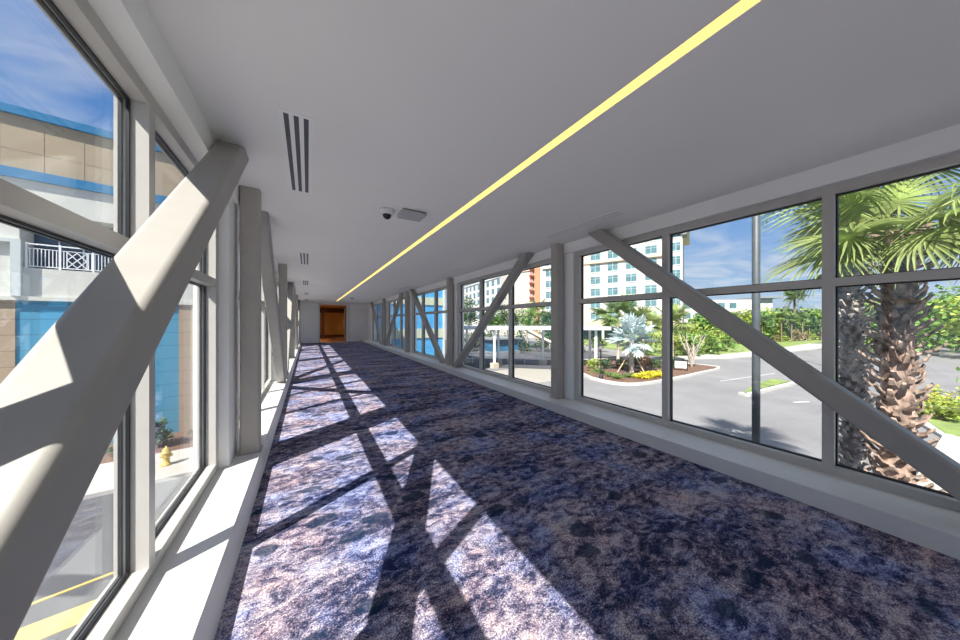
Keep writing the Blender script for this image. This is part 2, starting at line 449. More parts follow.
def smooth_side(o):
    for f in o.data.polygons: f.use_smooth = len(f.vertices) == 4
    md = o.modifiers.new('normals', 'WEIGHTED_NORMAL'); md.weight = 100; md.keep_sharp = True
for side, X, nm in ((-1, -.392-HS/2, 'left'), (1, 3.394+HS/2, 'right')):
    ks = range(1, 6) if side < 0 else range(1, 5)
    ks = list(ks)
    for k in ks:
        cy = COLY[k] + HS/2 - (.04 if side > 0 else 0)
        t = thing('steel_column', '', 'column', (X, cy, SILL), 'square steel columns along the windows')
        if side < 0:
            t['label'] = ['', 'taupe square steel column at the left windows, tallest and nearest, below the first vent',
                          'second taupe square column along the left windows, by the second ceiling vent',
                          'third taupe square column along the left windows, partly hidden by the second',
                          'fourth narrow taupe column far down the left windows',
                          'last taupe column on the left side, beside the end wall'][k]
        else:
            t['label'] = ['', 'taupe square steel column on the right, between the hotel view and the covered walkway view',
                          'second taupe column on the right, where the blue building comes into view',
                          'third taupe column on the right, between two blue window bays',
                          'fourth and last taupe column on the right, near the end wall'][k]
        o = hss((X, cy, 1), (0, 0, 1), SILL, CZ).build('column_shaft', 'column', t); smooth_side(o)
        bp = MB().box((X-HS/2-.012, cy-HS/2-.012, SILL), (X+HS/2+.012, cy+HS/2+.012, SILL+.008)).build('base_plate', 'column', t)
    lastk = 6
    for k in range(0, 6):
        n = (COLY[k-1] if k else COLY[0]-4.125) + HS/2; f_ = COLY[k] + HS/2
        if k == 0: continue
        if k % 2: pb, pt = n + .42, f_ - ((.80 if side > 0 else .73) if k == 1 else .70)
        else: pb, pt = f_ - .46, n + .70
        dv = Vector((0, pt-pb, CZ-SILL))
        L = [['', 'big pale steel brace crossing the near left window, sunlit in patches',
              'pale steel brace behind the near left column, leaning away from the ceiling',
              'third diagonal steel brace along the left windows',
              'fourth diagonal steel brace far along the left windows',
              'last diagonal steel brace on the left, by the end wall'],
             ['', 'long grey steel brace crossing the big right window with the palm tree',
              'grey steel brace crossing the right window with the covered walkway',
              'grey steel brace on the right falling towards the viewer in front of the blue building',
              'fourth grey steel brace on the right, rising towards the viewer over blue panes',
              'farthest grey steel brace on the right, beside the end wall']][0 if side < 0 else 1][k]
        o = hss((X, pb, SILL), dv, SILL, CZ).build('diagonal_brace', 'steel'); smooth_side(o)
        tag(o, L, 'brace', 'diagonal steel braces along the windows')

# ------------------------------------------------------------------ ceiling fittings
def make_vent(x, y, label):
    t = thing('air_diffuser', label, 'air vent', (x, y, CZ), 'slot air diffusers in the ceiling')
    x0, x1, y0, y1 = x-.092, x+.092, y-.01, y+1.23
    z0, z1 = CZ-.006, CZ
    fr = MB(); q = .026
    fr.box((x0, y0, z0), (x1, y0+q, z1)); fr.box((x0, y1-q, z0), (x1, y1, z1)); fr.box((x0, y0+q, z0), (x0+q, y1-q, z1)); fr.box((x1-q, y0+q, z0), (x1, y1-q, z1))
    wsl = .027; gap = (x1-x0-2*q-3*wsl)/2
    xs = [x0+q+i*(wsl+gap) for i in range(3)]
    for i in range(2): fr.box((xs[i]+wsl, y0+q, z0), (xs[i+1], y1-q, z1))
    fr.build('vent_frame', 'vent', t)
    for xx in xs: MB().box((xx, y0+q, z1-.0035), (xx+wsl, y1-q, z1-.0005)).build('slot', 'slot' if x < 1 else 'slotlight', t)
    return t
ordv = ['nearest', 'second', 'third', 'fourth', 'fifth and farthest']
for k in range(5):
    make_vent(-.062, 2.075+4.1*k, ['nearest slot vent in the ceiling on the left, with three dark slots', 'second slot vent on the left of the ceiling, above the second column',
              'third small slot vent on the left of the ceiling', 'fourth tiny slot vent on the left of the ceiling', 'farthest slot vent on the left of the ceiling, by the end wall'][k])
for k in range(4):
    make_vent(3.065, 2.04+4.1*k, ['long white slot vent on the right of the ceiling above the near brace', 'second slot vent on the right of the ceiling, above the walkway window',
              'third slot vent on the right of the ceiling, above the blue window', 'fourth slot vent on the right of the ceiling, far along'][k])
t = thing('ceiling_dome_camera', 'round white dome camera with black eye on the ceiling', 'security camera', (.76, 3.345, CZ))
MB().lathe((.76, 3.345, CZ), [(0, 0), (.078, 0), (.080, -.012), (.074, -.04), (.06, -.055), (0, -.055)]).build('camera_base', 'plastic', t, True)
MB().lathe((.76, 3.345, CZ), [(.047, -.055), (.045, -.07), (.035, -.09), (.018, -.102), (0, -.105)]).build('camera_dome', 'blackgloss', t, True)
t = thing('access_point', 'flat square white box fixed to the ceiling beside the dome camera', 'access point', (1.03, 3.30, CZ))
MB().box((.90, 3.20, CZ-.012), (1.16, 3.42, CZ)).build('side_shade', 'dark', t)  # near-black layer paints the shaded side of the box as a dark line
MB().box((.89, 3.185, CZ-.042), (1.17, 3.435, CZ-.012)).build('cover', 'apgrey', t, bevel=.008)
t = thing('smoke_detector', 'small round detector on the ceiling near the far end of the light strip', 'smoke detector', (1.95, 16.3, CZ))
MB().lathe((1.95, 16.3, CZ), [(0, 0), (.10, 0), (.10, -.02), (.0, -.02)]).build('detector_base', 'plastic', t)
MB().lathe((1.95, 16.3, CZ), [(.08, -.02), (.07, -.06), (.0, -.065)]).build('detector_body', 'greyplastic', t, True)

# ------------------------------------------------------------------ ground outside
G = -3.25
struct(MB().box((-120, -60, G-.5), (260, 200, G)).build('ground', 'asphalt'))
def slab(name, pts, top, m, z0=G):
    return struct(MB().prism(pts, z0, top).build(name, m))
slab('service_road', [(10, 23.6), (14.5, 26), (22.5, 18.8), (24, 21), (34, 20), (52, 70), (10, 70), (4, 40)], G+.01, 'asphaltdark')
slab('paving', [(9.2, 22.0), (17.9, 23.3), (21.0, 20.2), (20.0, 16.5), (14, 17), (9.2, 19)], G+.02, 'paver')
slab('far_pavement', [(39.5, 18.3), (46, 15.7), (50.7, 15.1), (69.7, 14.2), (90, 12), (90, 18), (70, 17.6), (52, 17.9), (40.5, 21)], G+.12, 'concrete')
slab('lawn', [(40, 21), (52, 17.9), (70, 17.6), (90, 18), (240, 14), (240, 120), (80, 120)], G+.16, 'lawn')
slab('lawn_right', [(24.3, 1.25), (32.6, 2.6), (60, 7), (110, 12), (140, 12), (140, -30), (22, -14), (22.1, .7)], G+.14, 'lawn')
slab('far_path', [(32.5, 2.9), (60, 7.2), (100, 10), (100, -9), (32.5, -6)], G+.18, 'asphalt')
slab('pavement_right', [(13.2, 1.0), (17, .9), (21.6, .75), (23.8, 1.45), (24.3, 1.25), (22.0, .5), (20, -6), (12.5, -6)], G+.12, 'concrete')
slab('parking_island', [(23.7, 7.55), (31.2, 7.25), (31.6, 8.3), (27, 8.1)], G+.15, 'lawn')
k = MB()
for p, q in (((23.4, 7.3), (31.4, 6.95)), ((23.4, 7.3), (23.6, 7.7))):
    pv = Vector((q[0]-p[0], q[1]-p[1], 0)).normalized(); nv = Vector((-pv.y, pv.x, 0))*.13
    k.prism([(p[0]-nv.x, p[1]-nv.y), (q[0]-nv.x, q[1]-nv.y), (q[0]+nv.x, q[1]+nv.y), (p[0]+nv.x, p[1]+nv.y)], G, G+.17)
struct(k.build('island_kerb', 'kerb'))
isl = [(23.0, 21.5), (21.5, 19.0), (20.6, 17.2), (19.85, 15.8), (19.65, 14.6), (19.7, 13.75), (20.1, 13.05), (20.9, 12.65), (22.2, 12.5), (24.9, 12.5), (27.5, 12.55), (30, 12.68), (33.8, 12.8), (35.2, 13.3), (35.4, 14.6), (34.8, 17), (34, 20), (31, 23), (26, 24)]
slab('planting_bed', isl, G+.14, 'mulch')
k = MB()
cx = sum(p[0] for p in isl)/len(isl); cy = sum(p[1] for p in isl)/len(isl)
def outset(p, d):
    v = Vector((p[0]-cx, p[1]-cy)); v.normalize(); return (p[0]+v.x*d, p[1]+v.y*d)
o1 = [outset(p, .38) for p in isl]
for i in range(len(isl)):
    j = (i+1) % len(isl); k.prism([isl[i], o1[i], o1[j], isl[j]][::-1], G, G+.17)
struct(k.build('bed_kerb', 'kerb'))
ln = MB()
for p, q, wd in (((27.6, 10.2), (36.0, 9.3), .07), ((24.0, 5.4), (24.9, 5.0), .12), ((30, 6.2), (31.2, 6.1), .1)):
    pv = Vector((q[0]-p[0], q[1]-p[1], 0)).normalized(); nv = Vector((-pv.y, pv.x, 0))*wd/2
    ln.prism([(p[0]-nv.x, p[1]-nv.y), (q[0]-nv.x, q[1]-nv.y), (q[0]+nv.x, q[1]+nv.y), (p[0]+nv.x, p[1]+nv.y)], G, G+.012)
struct(ln.build('road_marking', 'linewhite'))
# left side ground
slab('side_road', [(-14, 2), (-.9, 2), (-.9, 11.2), (-2.6, 12.0), (-14, 10.6)], G+.006, 'asphaltdark')
slab('pavement_left', [(-14, 10.6), (-2.6, 12.0), (-.9, 11.2), (-.9, 14.6), (-14, 13.0)], G+.12, 'concrete')
slab('foundation_bed', [(-14, 13.0), (-.9, 14.6), (-.9, 19), (-14, 16.5)], G+.10, 'mulch')
k = MB()
for p, q, wd in (((-5.2, 7.45), (-2.4, 8.2), .06), ((-4.2, 6.95), (-2.75, 7.2), .45)):
    pv = Vector((q[0]-p[0], q[1]-p[1], 0)).normalized(); nv = Vector((-pv.y, pv.x, 0))*wd/2
    k.prism([(p[0]-nv.x, p[1]-nv.y), (q[0]-nv.x, q[1]-nv.y), (q[0]+nv.x, q[1]+nv.y), (p[0]+nv.x, p[1]+nv.y)], G, G+.02)
struct(k.build('yellow_marking', 'yellow'))

# ------------------------------------------------------------------ facades
class Fac:
    """boxes on a vertical facade: t along, z up, d outward"""
    def __init__(s, P, D):
        s.P = Vector((P[0], P[1], 0)); s.D = Vector((D[0], D[1], 0)).normalized(); s.N = Vector((s.D.y, -s.D.x, 0))
        if s.N.dot(-s.P) < 0: s.N = -s.N
    def pt(s, t, z, d): return s.P + s.D*t + s.N*d + Vector((0, 0, z))
    def box(s, m, t0, t1, z0, z1, d0, d1):
        m.hexa([s.pt(t0, z0, d0), s.pt(t1, z0, d0), s.pt(t1, z0, d1), s.pt(t0, z0, d1), s.pt(t0, z1, d0), s.pt(t1, z1, d0), s.pt(t1, z1, d1), s.pt(t0, z1, d1)])
        return m
# left building (blue and tan, with a balcony)
F = Fac((-4.5, 16.6), (.984, .18))
b = thing('resort_building', 'tan and blue building seen through the left windows, with a white railed balcony', 'building', F.pt(-4, G, 0))
T0, T1 = -24.0, .95
m = MB(); F.box(m, T0, T1, 6.05, 8.1, -2.0, 0); m2 = m.build('upper_wall', 'tan', b)
jm = MB()
for t in (-3.26-.83*3, -3.26-.83*2, -3.26-.83, -3.26, -2.43, -1.6, -.77, .06): F.box(jm, t-.008, t+.008, 6.4, 8.1, 0, .006)
F.box(jm, T0, T1, 6.98, 6.995, 0, .005)
jm.build('panel_joints', 'tansiding', m2)
m = MB(); F.box(m, T0-.1, T1+.1, 8.1, 8.36, -2.1, .12); m.build('roof_trim', 'bluetrim', b)
m = MB(); F.box(m, T0, T1, 6.05, 6.36, 0, .10); m.build('band_trim', 'bluetrim', b)
m = MB()
F.box(m, T0, T1, 5.0, 6.05, -2.0, 0); F.box(m, T0, -3.72, 2.2, 5.0, -2.0, 0); F.box(m, -1.0, T1, 2.2, 5.0, -2.0, 0); F.box(m, -3.72, -1.0, 2.2, 3.15, -2.0, 0)
F.box(m, -3.72, -1.0, 3.15, 5.0, -2.0, -1.0)
m.build('middle_wall', 'creamwhite', b)
m = MB(); F.box(m, -3.85, -3.66, 2.2, 4.05, 0, .14); F.box(m, T0, -3.85, 3.93, 4.05, 0, .14); m.build('pilaster', 'hotelframe', b)
m = MB(); F.box(m, -3.70, -1.02, 3.17, 4.98, -.98, -.92); gl = m.build('balcony_glazing', 'balglass', b)
m = MB()
for t in (-3.18, -2.64, -2.05, -1.5): F.box(m, t-.015, t+.015, 3.17, 4.98, -.92, -.89)
m.build('glazing_bar', 'rail', gl)
rl = MB()
F.box(rl, -3.62, -1.05, 3.94, 3.98, -.06, -.02); F.box(rl, -3.62, -1.05, 3.80, 3.82, -.055, -.025); F.box(rl, -3.62, -1.05, 3.20, 3.23, -.055, -.025)
for t in (-3.60, -2.94, -2.23, -1.5): F.box(rl, t-.022, t+.022, 3.15, 4.0, -.065, -.015)
t = -3.54
while t < -1.06:
    if not (-2.80 < t < -2.36): F.box(rl, t-.009, t+.009, 3.23, 3.80, -.05, -.03)
    t += .075
for t in (-2.80, -2.37): F.box(rl, t-.011, t+.011, 3.23, 3.80, -.05, -.03)
def fbar(m, ta, za, tb, zb, w=.012):
    dz = Vector((tb-ta, zb-za)); n = Vector((-dz.y, dz.x)).normalized()*w
    q = [(ta+n.x, za+n.y), (ta-n.x, za-n.y), (tb-n.x, zb-n.y), (tb+n.x, zb+n.y)]
    m.hexa([F.pt(*p, -.05) for p in q] + [F.pt(*p, -.03) for p in q])
for e in ((-2.79, 3.25, -2.38, 3.78), (-2.79, 3.78, -2.38, 3.25), (-2.79, 3.51, -2.585, 3.78), (-2.585, 3.78, -2.38, 3.51), (-2.38, 3.51, -2.585, 3.25), (-2.585, 3.25, -2.79, 3.51)): fbar(rl, *e)
rl.build('balcony_railing', 'rail', b)
m = MB(); F.box(m, T0, T1+.02, 2.06, 2.2, -1.9, .09); m.build('ledge', 'creamwhite', b)
m = MB(); F.box(m, T0, -3.80, G, 2.06, -2, 0); F.box(m, -.06, .32, G, 2.06, -2, .02); m.build('tan_siding', 'tansiding', b)
m = MB(); F.box(m, -3.80, -.06, G, 2.06, -2, -.03); m.build('blue_siding', 'bluesiding', b)
m = MB(); F.box(m, .32, T1, G, 2.06, -2, .05); m.build('corner_pier', 'cream', b)

# blue building at the end of the bridge, right side
t = thing('blue_building', 'bright blue panelled building with pale green bands outside the far right windows', 'building', (6.4, 21.0, G))
MB().box((3.95, 21.0, G), (8.98, 33, 10)).build('blue_wall', 'brightblue', t)
for z0, z1 in ((2.62, 3.2), (.15, .85), (5.4, 6.0)): MB().box((3.95, 20.94, z0), (9.0, 21.0, z1)).build('pale_band', 'paleband', t)
MB().box((8.98, 20.9, G), (9.12, 21.3, 10)).build('corner_trim', 'creamwhite', t)
MB().box((3.95, 20.95, G), (8.98, 21.0, -1.5)).build('base_course', 'creamwhite', t)

# hotel
A = Fac((63.3, 49.8), (.402, -.916))
h = thing('hotel_building', 'tall white hotel with teal windows standing behind the planting bed', 'hotel', A.pt(4, G, 0))
m = MB(); A.box(m, -15.1, 18.4, G, 21.4, -16, 0); m.build('main_wall', 'hotel', h)
m = MB(); A.box(m, -3.0, -1.25, G, 21.4, 0, .25); m.build('peach_pilaster', 'peach', h)
m = MB(); A.box(m, -14.3, 15.6, 16.25, 16.75, 0, .5); m.build('cornice', 'beigetrim', h)
m = MB(); A.box(m, -26, 19.6, 21.4, 22.0, -16, 1.2); m.build('roof_slab', 'beigetrim', h)
m = MB(); A.box(m, 18.4, 19.2, 20.4, 21.4, -3, .6); m.build('roof_bracket', 'roofgrey', h)
for tt in (-12.2, -8.15, -4.05, .06, 4.2, 8.3, 12.4):
    cy_ = MB(); A.box(cy_, tt+1.2, tt+1.95, 16.75, 21.2, 0, .06); cy_.build('cyan_panel', 'cyan', h)
wins = 0
for tt, wd in ((-12.2, 2.3), (-8.15, 2.3), (-4.85, 2.0), (.06, 2.3), (4.2, 2.3), (8.3, 2.3), (12.4, 2.3), (17.2, 1.6)):
    for r in range(7):
        z = 2.85 + 3.03*r
        fm = MB(); A.box(fm, tt-wd/2, tt+wd/2, z-.95, z+.95, 0, .07); wo = fm.build('window', 'hotelglass', h)
        fb = MB(); A.box(fb, tt-wd/2, tt+wd/2, z-1.12, z-.9, 0, .12); A.box(fb, tt-.04, tt+.04, z-.9, z+.95, .07, .10); A.box(fb, tt-wd/2, tt+wd/2, z+.35, z+.40, .07, .10)
        fb.build('window_bar', 'hotelframe', wo)
m = MB(); A.box(m, -16.75, -15.1, G, 21.4, -16, .3); m.build('orange_bay', 'orange', h)
m = MB(); A.box(m, -26, -16.75, G, 21.4, -16, .0); m.build('cream_wall', 'creampanel', h)
m = MB(); A.box(m, -26, -18.3, 16.25, 16.7, 0, .3); m.build('cream_cornice', 'beigetrim', h)
orn = MB()
z = 4.2
while z < 20.5:
    cpt = A.pt(-17.5, 0, .5)
    orn.lathe((cpt.x, cpt.y, z), [(.28, -1.05), (.95, -.15), (.95, .15), (.28, 1.05)], 4); z += 2.1
orn.build('zigzag_ornament', 'maroon', h)
# hotel podium canopy
m = MB(); A.box(m, -13, 18, .3, 1.6, 0, 5.0); m.build('podium_roof', 'beigetrim', h)
m = MB(); A.box(m, -13, 18, G, .3, .0, .3); m.build('podium_glazing', 'bluewall', h)
for tt in range(-12, 19, 5):
    pc = MB(); A.box(pc, tt-.25, tt+.25, G, .3, 4.2, 4.7); pc.build('podium_pier', 'hotel', h)
# second hotel wing
B = Fac((58.2, 89.9), (.118, .993))
h2 = thing('hotel_wing', 'distant white hotel wing with small windows beyond the covered walkway', 'hotel', B.pt(8, G, 0))
m = MB(); B.box(m, -6, 45, G, 18.6, -14, 0); m.build('wing_wall', 'hotel', h2)
m = MB(); B.box(m, -6.4, 45.4, 18.6, 19.2, -14, .8); m.build('wing_roof', 'cyan', h2)
m = MB(); B.box(m, -6, 45, 16.9, 17.3, 0, .3); m.build('wing_cornice', 'hotelframe', h2)
for i in range(1, 11):
    for r in range(5):
        tt = -8.8 + 4.4*i; z = .4 + 3.02*r + 3.0
        m = MB(); B.box(m, tt-1.05, tt+1.05, z-.95, z+.95, 0, .06); m.build('window', 'hotelglass', h2)
# far building at right
p1 = Vector((98, 44.5, 0)); p2 = Vector((116, 30.4, 0))
C_ = Fac((p1.x, p1.y), (p2-p1)[:2])
Lf = (p2-p1).length
h3 = thing('far_hotel', 'low white building with a flat roof beyond the treeline', 'hotel', C_.pt(Lf/2, G, 0))
m = MB(); C_.box(m, -6, Lf, G, 7.9, -12, 0); m.build('far_wall', 'hotel', h3)
m = MB(); C_.box(m, Lf-4.5, Lf+2.0, 8.2, 8.7, -13, 1.2); C_.box(m, Lf-4.5, Lf, 7.9, 8.2, -12, 0); m.build('far_roof', 'roofgrey', h3)
for i in range(6):
    for r in range(3):
        tt = -3 + i*3.1; z = .4+2.9*r
        m = MB(); C_.box(m, tt-.9, tt+.9, z-.8, z+.8, 0, .06); m.build('window', 'hotelglass', h3)

# covered walkway
t = thing('covered_walkway', 'white flat roofed covered walkway on slim posts beyond the service road', 'walkway canopy', (19.7, 21.4, G))
P0 = Vector((16.08, 24.57)); P1 = Vector((23.32, 18.24)); dv = (P1-P0).normalized(); nv = Vector((-dv.y, dv.x))
if nv.x < 0: nv = -nv
def wk(a, b): q = P0 + dv*a + nv*b; return (q.x, q.y)
LW = (P1-P0).length
MB().prism([wk(-4.5, -.6), wk(LW+1.2, -.6), wk(LW+1.2, 3.8), wk(-4.5, 3.8)], .60, .92).build('roof', 'canopy', t)
for a in (-3.6, 0, LW*.5, LW):
    for bb in (0, 3.2):
        x, y = wk(a, bb)
        if a == LW*.5 and bb == 0: continue
        po = MB().box((x-.09, y-.09, G+.3), (x+.09, y+.09, .6)).build('post', 'rail', t)
        MB().box((x-.32, y-.32, G), (x+.32, y+.32, G+.5)).build('post_base', 'tanstone', po)
t = thing('metal_railing', 'low white metal railing below the covered walkway', 'railing', (19, 28, G))
rp = [(14.0, 29.5), (17.5, 27.6), (20.8, 25.6), (24.0, 23.4)]
for zz in (G+.55, G+1.1): MB().tube([(x, y, zz) for x, y in rp], .035).build('rail', 'rail', t)
for i in range(len(rp)-1):
    for u in (0, .5):
        x = rp[i][0]*(1-u)+rp[i+1][0]*u; y = rp[i][1]*(1-u)+rp[i+1][1]*u
        MB().tube([(x, y, G), (x, y, G+1.1)], .03).build('rail_post', 'rail', t)
t = thing('glazed_pavilion', 'blue glazed pavilion in the shade behind the covered walkway', 'pavilion', (23.4, 34.5, G))
MB().box((21.2, 33.0, G+.6), (25.6, 36.0, -1.05)).build('blue_glazing', 'bluewall', t)
MB().box((21.0, 32.8, G), (25.8, 36.2, G+.6)).build('pavilion_base', 'roofgrey', t)
MB().box((20.8, 32.6, -1.05), (26.0, 36.4, -.85)).build('pavilion_roof', 'roofgrey', t)
st = thing('stair_stringer', 'tan sloping beam under the covered walkway', 'beam', (27.5, 26.2, G))
MB().tube([(23.6, 28.4, .25), (27.0, 24.6, -2.4), (27.4, 24.2, G)], .22, 4).build('sloping_beam', 'tanstone', st)

# ------------------------------------------------------------------ plants
def fan_frond(seed, pet=1.1, R=1.0, n=38, spread=125, droop=.35, wid=.03, costa=.35):
    r = random.Random(seed); m = MB()
    segs = 6
    pts = [Vector((pet*i/segs, 0, .10*sin(pi*.5*i/segs) - .10*(i/segs)**2)) for i in range(segs+1)]
    m.tube(pts, [.026 - .011*i/segs for i in range(segs+1)], 5)
    tip = pts[-1]
    for i in range(n):
        u = i/(n-1)*2-1
        ang = radians(u*spread); side = 1 if u > 0 else -1
        k = 1-abs(u)
        base = tip + Vector((costa*k, 0, -.10*k*k))
        L = R*(.72+.28*k)*r.uniform(.9, 1.06)
        dirv = Vector((cos(ang), sin(ang), .12*r.uniform(-1, 1)+.05))
        perp = Vector((-sin(ang), cos(ang), 0))
        ns = 5; prev = None
        for j in range(ns+1):
            q = j/ns
            p = base + dirv*L*q + Vector((0, 0, -droop*L*q**2.2 - .08*abs(u)*q))
            ww = wid*(1-.12*q)*(0.55+1.2*min(q*3, 1)*.5) if q < .55 else wid*1.1*(1-(q-.55)/.45)**.8
            ww = max(ww, .002)
            a = m.bm.verts.new(p+perp*ww); c0 = m.bm.verts.new(p-Vector((0, 0, ww*.7))); bb = m.bm.verts.new(p-perp*ww)
            if prev:
                m.bm.faces.new((prev[0], prev[1], c0, a)); m.bm.faces.new((prev[1], prev[2], bb, c0))
            prev = (a, c0, bb)
    return m
def palm_trunk(h, r0, r1, m, lean=(0, 0), boots=True, seed=1, btmat='boot', bsz=1.0):
    """trunk along z from 0 to h, with spiral of old leaf bases in the same mesh"""
    r = random.Random(seed)
    n = 10
    m.tube([(lean[0]*(i/n)**1.5, lean[1]*(i/n)**1.5, h*i/n) for i in range(n+1)], [r0+(r1-r0)*i/n for i in range(n+1)], 14)
    if not boots: return
    k = 0; z = .25
    while z < h:
        a = k*2.39996 + r.uniform(-.15, .15); q = z/h; rr = r0+(r1-r0)*q
        cx, cy = lean[0]*q**1.5, lean[1]*q**1.5
        d = Vector((cos(a), sin(a), 0)); tn = Vector((-sin(a), cos(a), 0)); w = .062*bsz*r.uniform(.8, 1.25); L = .27*bsz*r.uniform(.6, 1.5)
        out = r.uniform(.3, 1.1)
        b0 = Vector((cx, cy, z)) + d*(rr-.03)
        tipp = b0 + d*L*out + Vector((0, 0, L*.75))
        mid = b0 + d*L*out*.55 + Vector((0, 0, L*.35))
        vs = [b0+tn*w, b0-tn*w, mid-tn*w*.75+d*.03, mid+tn*w*.75+d*.03, tipp-tn*w*.42, tipp+tn*w*.42]
        th = d*.015 - Vector((0, 0, .028))
        V = [m.bm.verts.new(p) for p in vs]; U = [m.bm.verts.new(p+th) for p in vs]
        for A_, B_ in ((V, 1), (U, -1)):
            for f in ((0, 1, 2, 3), (3, 2, 4, 5)):
                m.bm.faces.new([A_[i] for i in f][::B_])
        for i, j in ((0, 3), (3, 5), (5, 4), (4, 2), (2, 1)): m.bm.faces.new((V[i], V[j], U[j], U[i]))
        k += 1; z += .030*bsz*bsz
def add_fronds(root, top, fr, n, seed, el=(-35, 70), sc=(.85, 1.1), name='frond'):
    r = random.Random(seed); perm = list(range(n)); r.shuffle(perm)
    for i in range(n):
        o = fr[i % len(fr)].copy() if i >= len(fr) or fr[i % len(fr)].parent else fr[i % len(fr)]
        if o.name not in COL.objects: COL.objects.link(o)
        o.parent = root
        az = i*2.39996 + r.uniform(-.2, .2); e = radians(el[0] + (el[1]-el[0])*(perm[i]+.5)/n)
        s_ = r.uniform(*sc)
        o.matrix_local = Matrix.Translation(top) @ Matrix.Rotation(az, 4, 'Z') @ Matrix.Rotation(-e, 4, 'Y') @ Matrix.Rotation(r.uniform(-.5, .5), 4, 'X') @ Matrix.Diagonal((s_, s_, s_, 1))
def frondset(m, seeds, matname, name='frond'):
    out = []
    for sd, kw in seeds:
        o = fan_frond(sd, **kw).build(name, matname); out.append(o)
    return out

def near_palm(loc, h, r0, r1, nf, seed, label, lean=(0, 0), tm='boot', bsz=1.0, fm='frond', el=(-40, 70), heroes=()):
    t = thing('cabbage_palm', label, 'palm tree', loc, 'palm trees beside the right window')
    m = MB(); palm_trunk(h, r0, r1, m, lean, True, seed, bsz=bsz)
    bmesh.ops.translate(m.bm, verts=m.bm.verts[:], vec=Vector(loc))
    m.build('trunk', tm, t)
    fr = frondset(None, [(seed*10+i, dict(pet=.62+.12*i, R=.88+.06*i, n=46, droop=.42+.12*i, wid=.019, spread=140)) for i in range(3)], fm)
    top = Vector((lean[0], lean[1], h-.05))
    add_fronds(t, top, fr, nf, seed, el)
    for az, e, s_, rx in heroes:
        o = fr[0].copy(); COL.objects.link(o); o.parent = t
        o.matrix_local = Matrix.Translation(top) @ Matrix.Rotation(radians(az), 4, 'Z') @ Matrix.Rotation(radians(-e), 4, 'Y') @ Matrix.Rotation(radians(rx), 4, 'X') @ Matrix.Diagonal((s_, s_, s_, 1))
    return t
PALM = near_palm((8.0, .66, G), 6.0, .18, .15, 13, 3, 'large palm with shaggy leaf base trunk just outside the near right window', bsz=.8, el=(-15, 70),
                 heroes=((158, 4, 1.0, 20), (138, -12, 1.05, -15), (215, -6, .85, 10), (-35, -4, 1.0, 0), (120, -30, .95, 10), (250, -20, .9, -20)))
PALM2 = near_palm((9.3, 1.25, G), 7.6, .14, .12, 14, 5, 'second palm with a spiky grey trunk just left of the large palm', lean=(.1, .12), tm='bootgrey', bsz=.72, fm='frond2', el=(-45, 60))

def foliage(m, n, rad, size, seed, center=(0, 0, 0), clumps=9):
    r = random.Random(seed)
    cl = []
    for i in range(clumps):
        v = Vector((r.gauss(0, 1), r.gauss(0, 1), r.gauss(0, 1))).normalized()*r.uniform(.3, .72)
        cl.append(v)
    for i in range(n):
        c0 = cl[i % clumps]
        v = c0 + Vector((r.gauss(0, 1), r.gauss(0, 1), r.gauss(0, 1)))*.22
        p = Vector((center[0]+v.x*rad[0], center[1]+v.y*rad[1], center[2]+v.z*rad[2]))
        a = Vector((r.uniform(-1, 1), r.uniform(-1, 1), r.uniform(-.6, .6))).normalized(); b2 = a.cross(Vector((r.uniform(-1, 1), r.uniform(-1, 1), r.uniform(-1, 1)))).normalized()
        s_ = size*r.uniform(.6, 1.3)
        m.poly([p+a*s_, p+b2*s_*.55, p-a*s_, p-b2*s_*.55])
    return m
def tree(name, label, cat, loc, h, rad, leaf, size, n, seed, group=None, trunk=.12, tm='trunkpale', clumps=10, crown='foliage', low=.35):
    t = thing(name, label, cat, loc, group); L = Vector(loc); r = random.Random(seed)
    m = MB(); top = Vector((r.uniform(-.2, .2), r.uniform(-.2, .2), h-rad[2]))
    m.tube([L, L+top*.5, L+top], [trunk, trunk*.8, trunk*.5], 7)
    for i in range(4):
        v = Vector((cos(i*1.6+seed), sin(i*1.6+seed), 0))*rad[0]*.55
        m.tube([L+top*.55, L+top*.8+v*.5, L+top+v+Vector((0, 0, rad[2]*.2))], [trunk*.5, trunk*.35, trunk*.15], 5)
    m.build('trunk', tm, t)
    m = MB(); foliage(m, n, rad, size, seed, tuple(L+Vector((0, 0, h-rad[2]))), clumps); m.build(crown, leaf, t)
    return t
def shrub(name, label, cat, loc, rad, leaf, size, n, seed, group=None, clumps=9):
    t = thing(name, label, cat, loc, group); L = Vector(loc)
    m = MB()
    for i in range(5): m.tube([L, L+Vector((cos(i*1.26)*rad[0]*.5, sin(i*1.26)*rad[1]*.5, rad[2]*1.1))], [.03, .012], 5)
    m.build('stem', 'bark', t)
    m = MB(); foliage(m, n, rad, size, seed, tuple(L+Vector((0, 0, rad[2]*.85))), clumps); m.build('foliage', leaf, t)
    return t
def small_palm(label, loc, h, r0, seed, fm, nf, R, pet, group=None, name='fan_palm', boots=False, tm='trunkpale', el=(-30, 75), n=26, wid=.05, droop=.3):
    t = thing(name, label, 'palm tree', loc, group); L = Vector(loc)
    m = MB(); palm_trunk(h, r0, r0*.8, m, (0, 0), boots, seed); bmesh.ops.translate(m.bm, verts=m.bm.verts[:], vec=L); m.build('trunk', tm, t)
    fr = frondset(None, [(seed*10+i, dict(pet=pet, R=R, n=n, droop=droop, wid=wid)) for i in range(2)], fm)
    add_fronds(t, Vector((0, 0, h)), fr, nf, seed, el)
    return t
GB = G+.14
sp = small_palm('silvery blue fan palm propped by wooden stakes in the planting bed', (24.7, 15.6, GB), 2.9, .2, 21, 'silver', 36, .9, 1.1, name='silver_palm', el=(-38, 85), n=16, wid=.075, droop=.15)
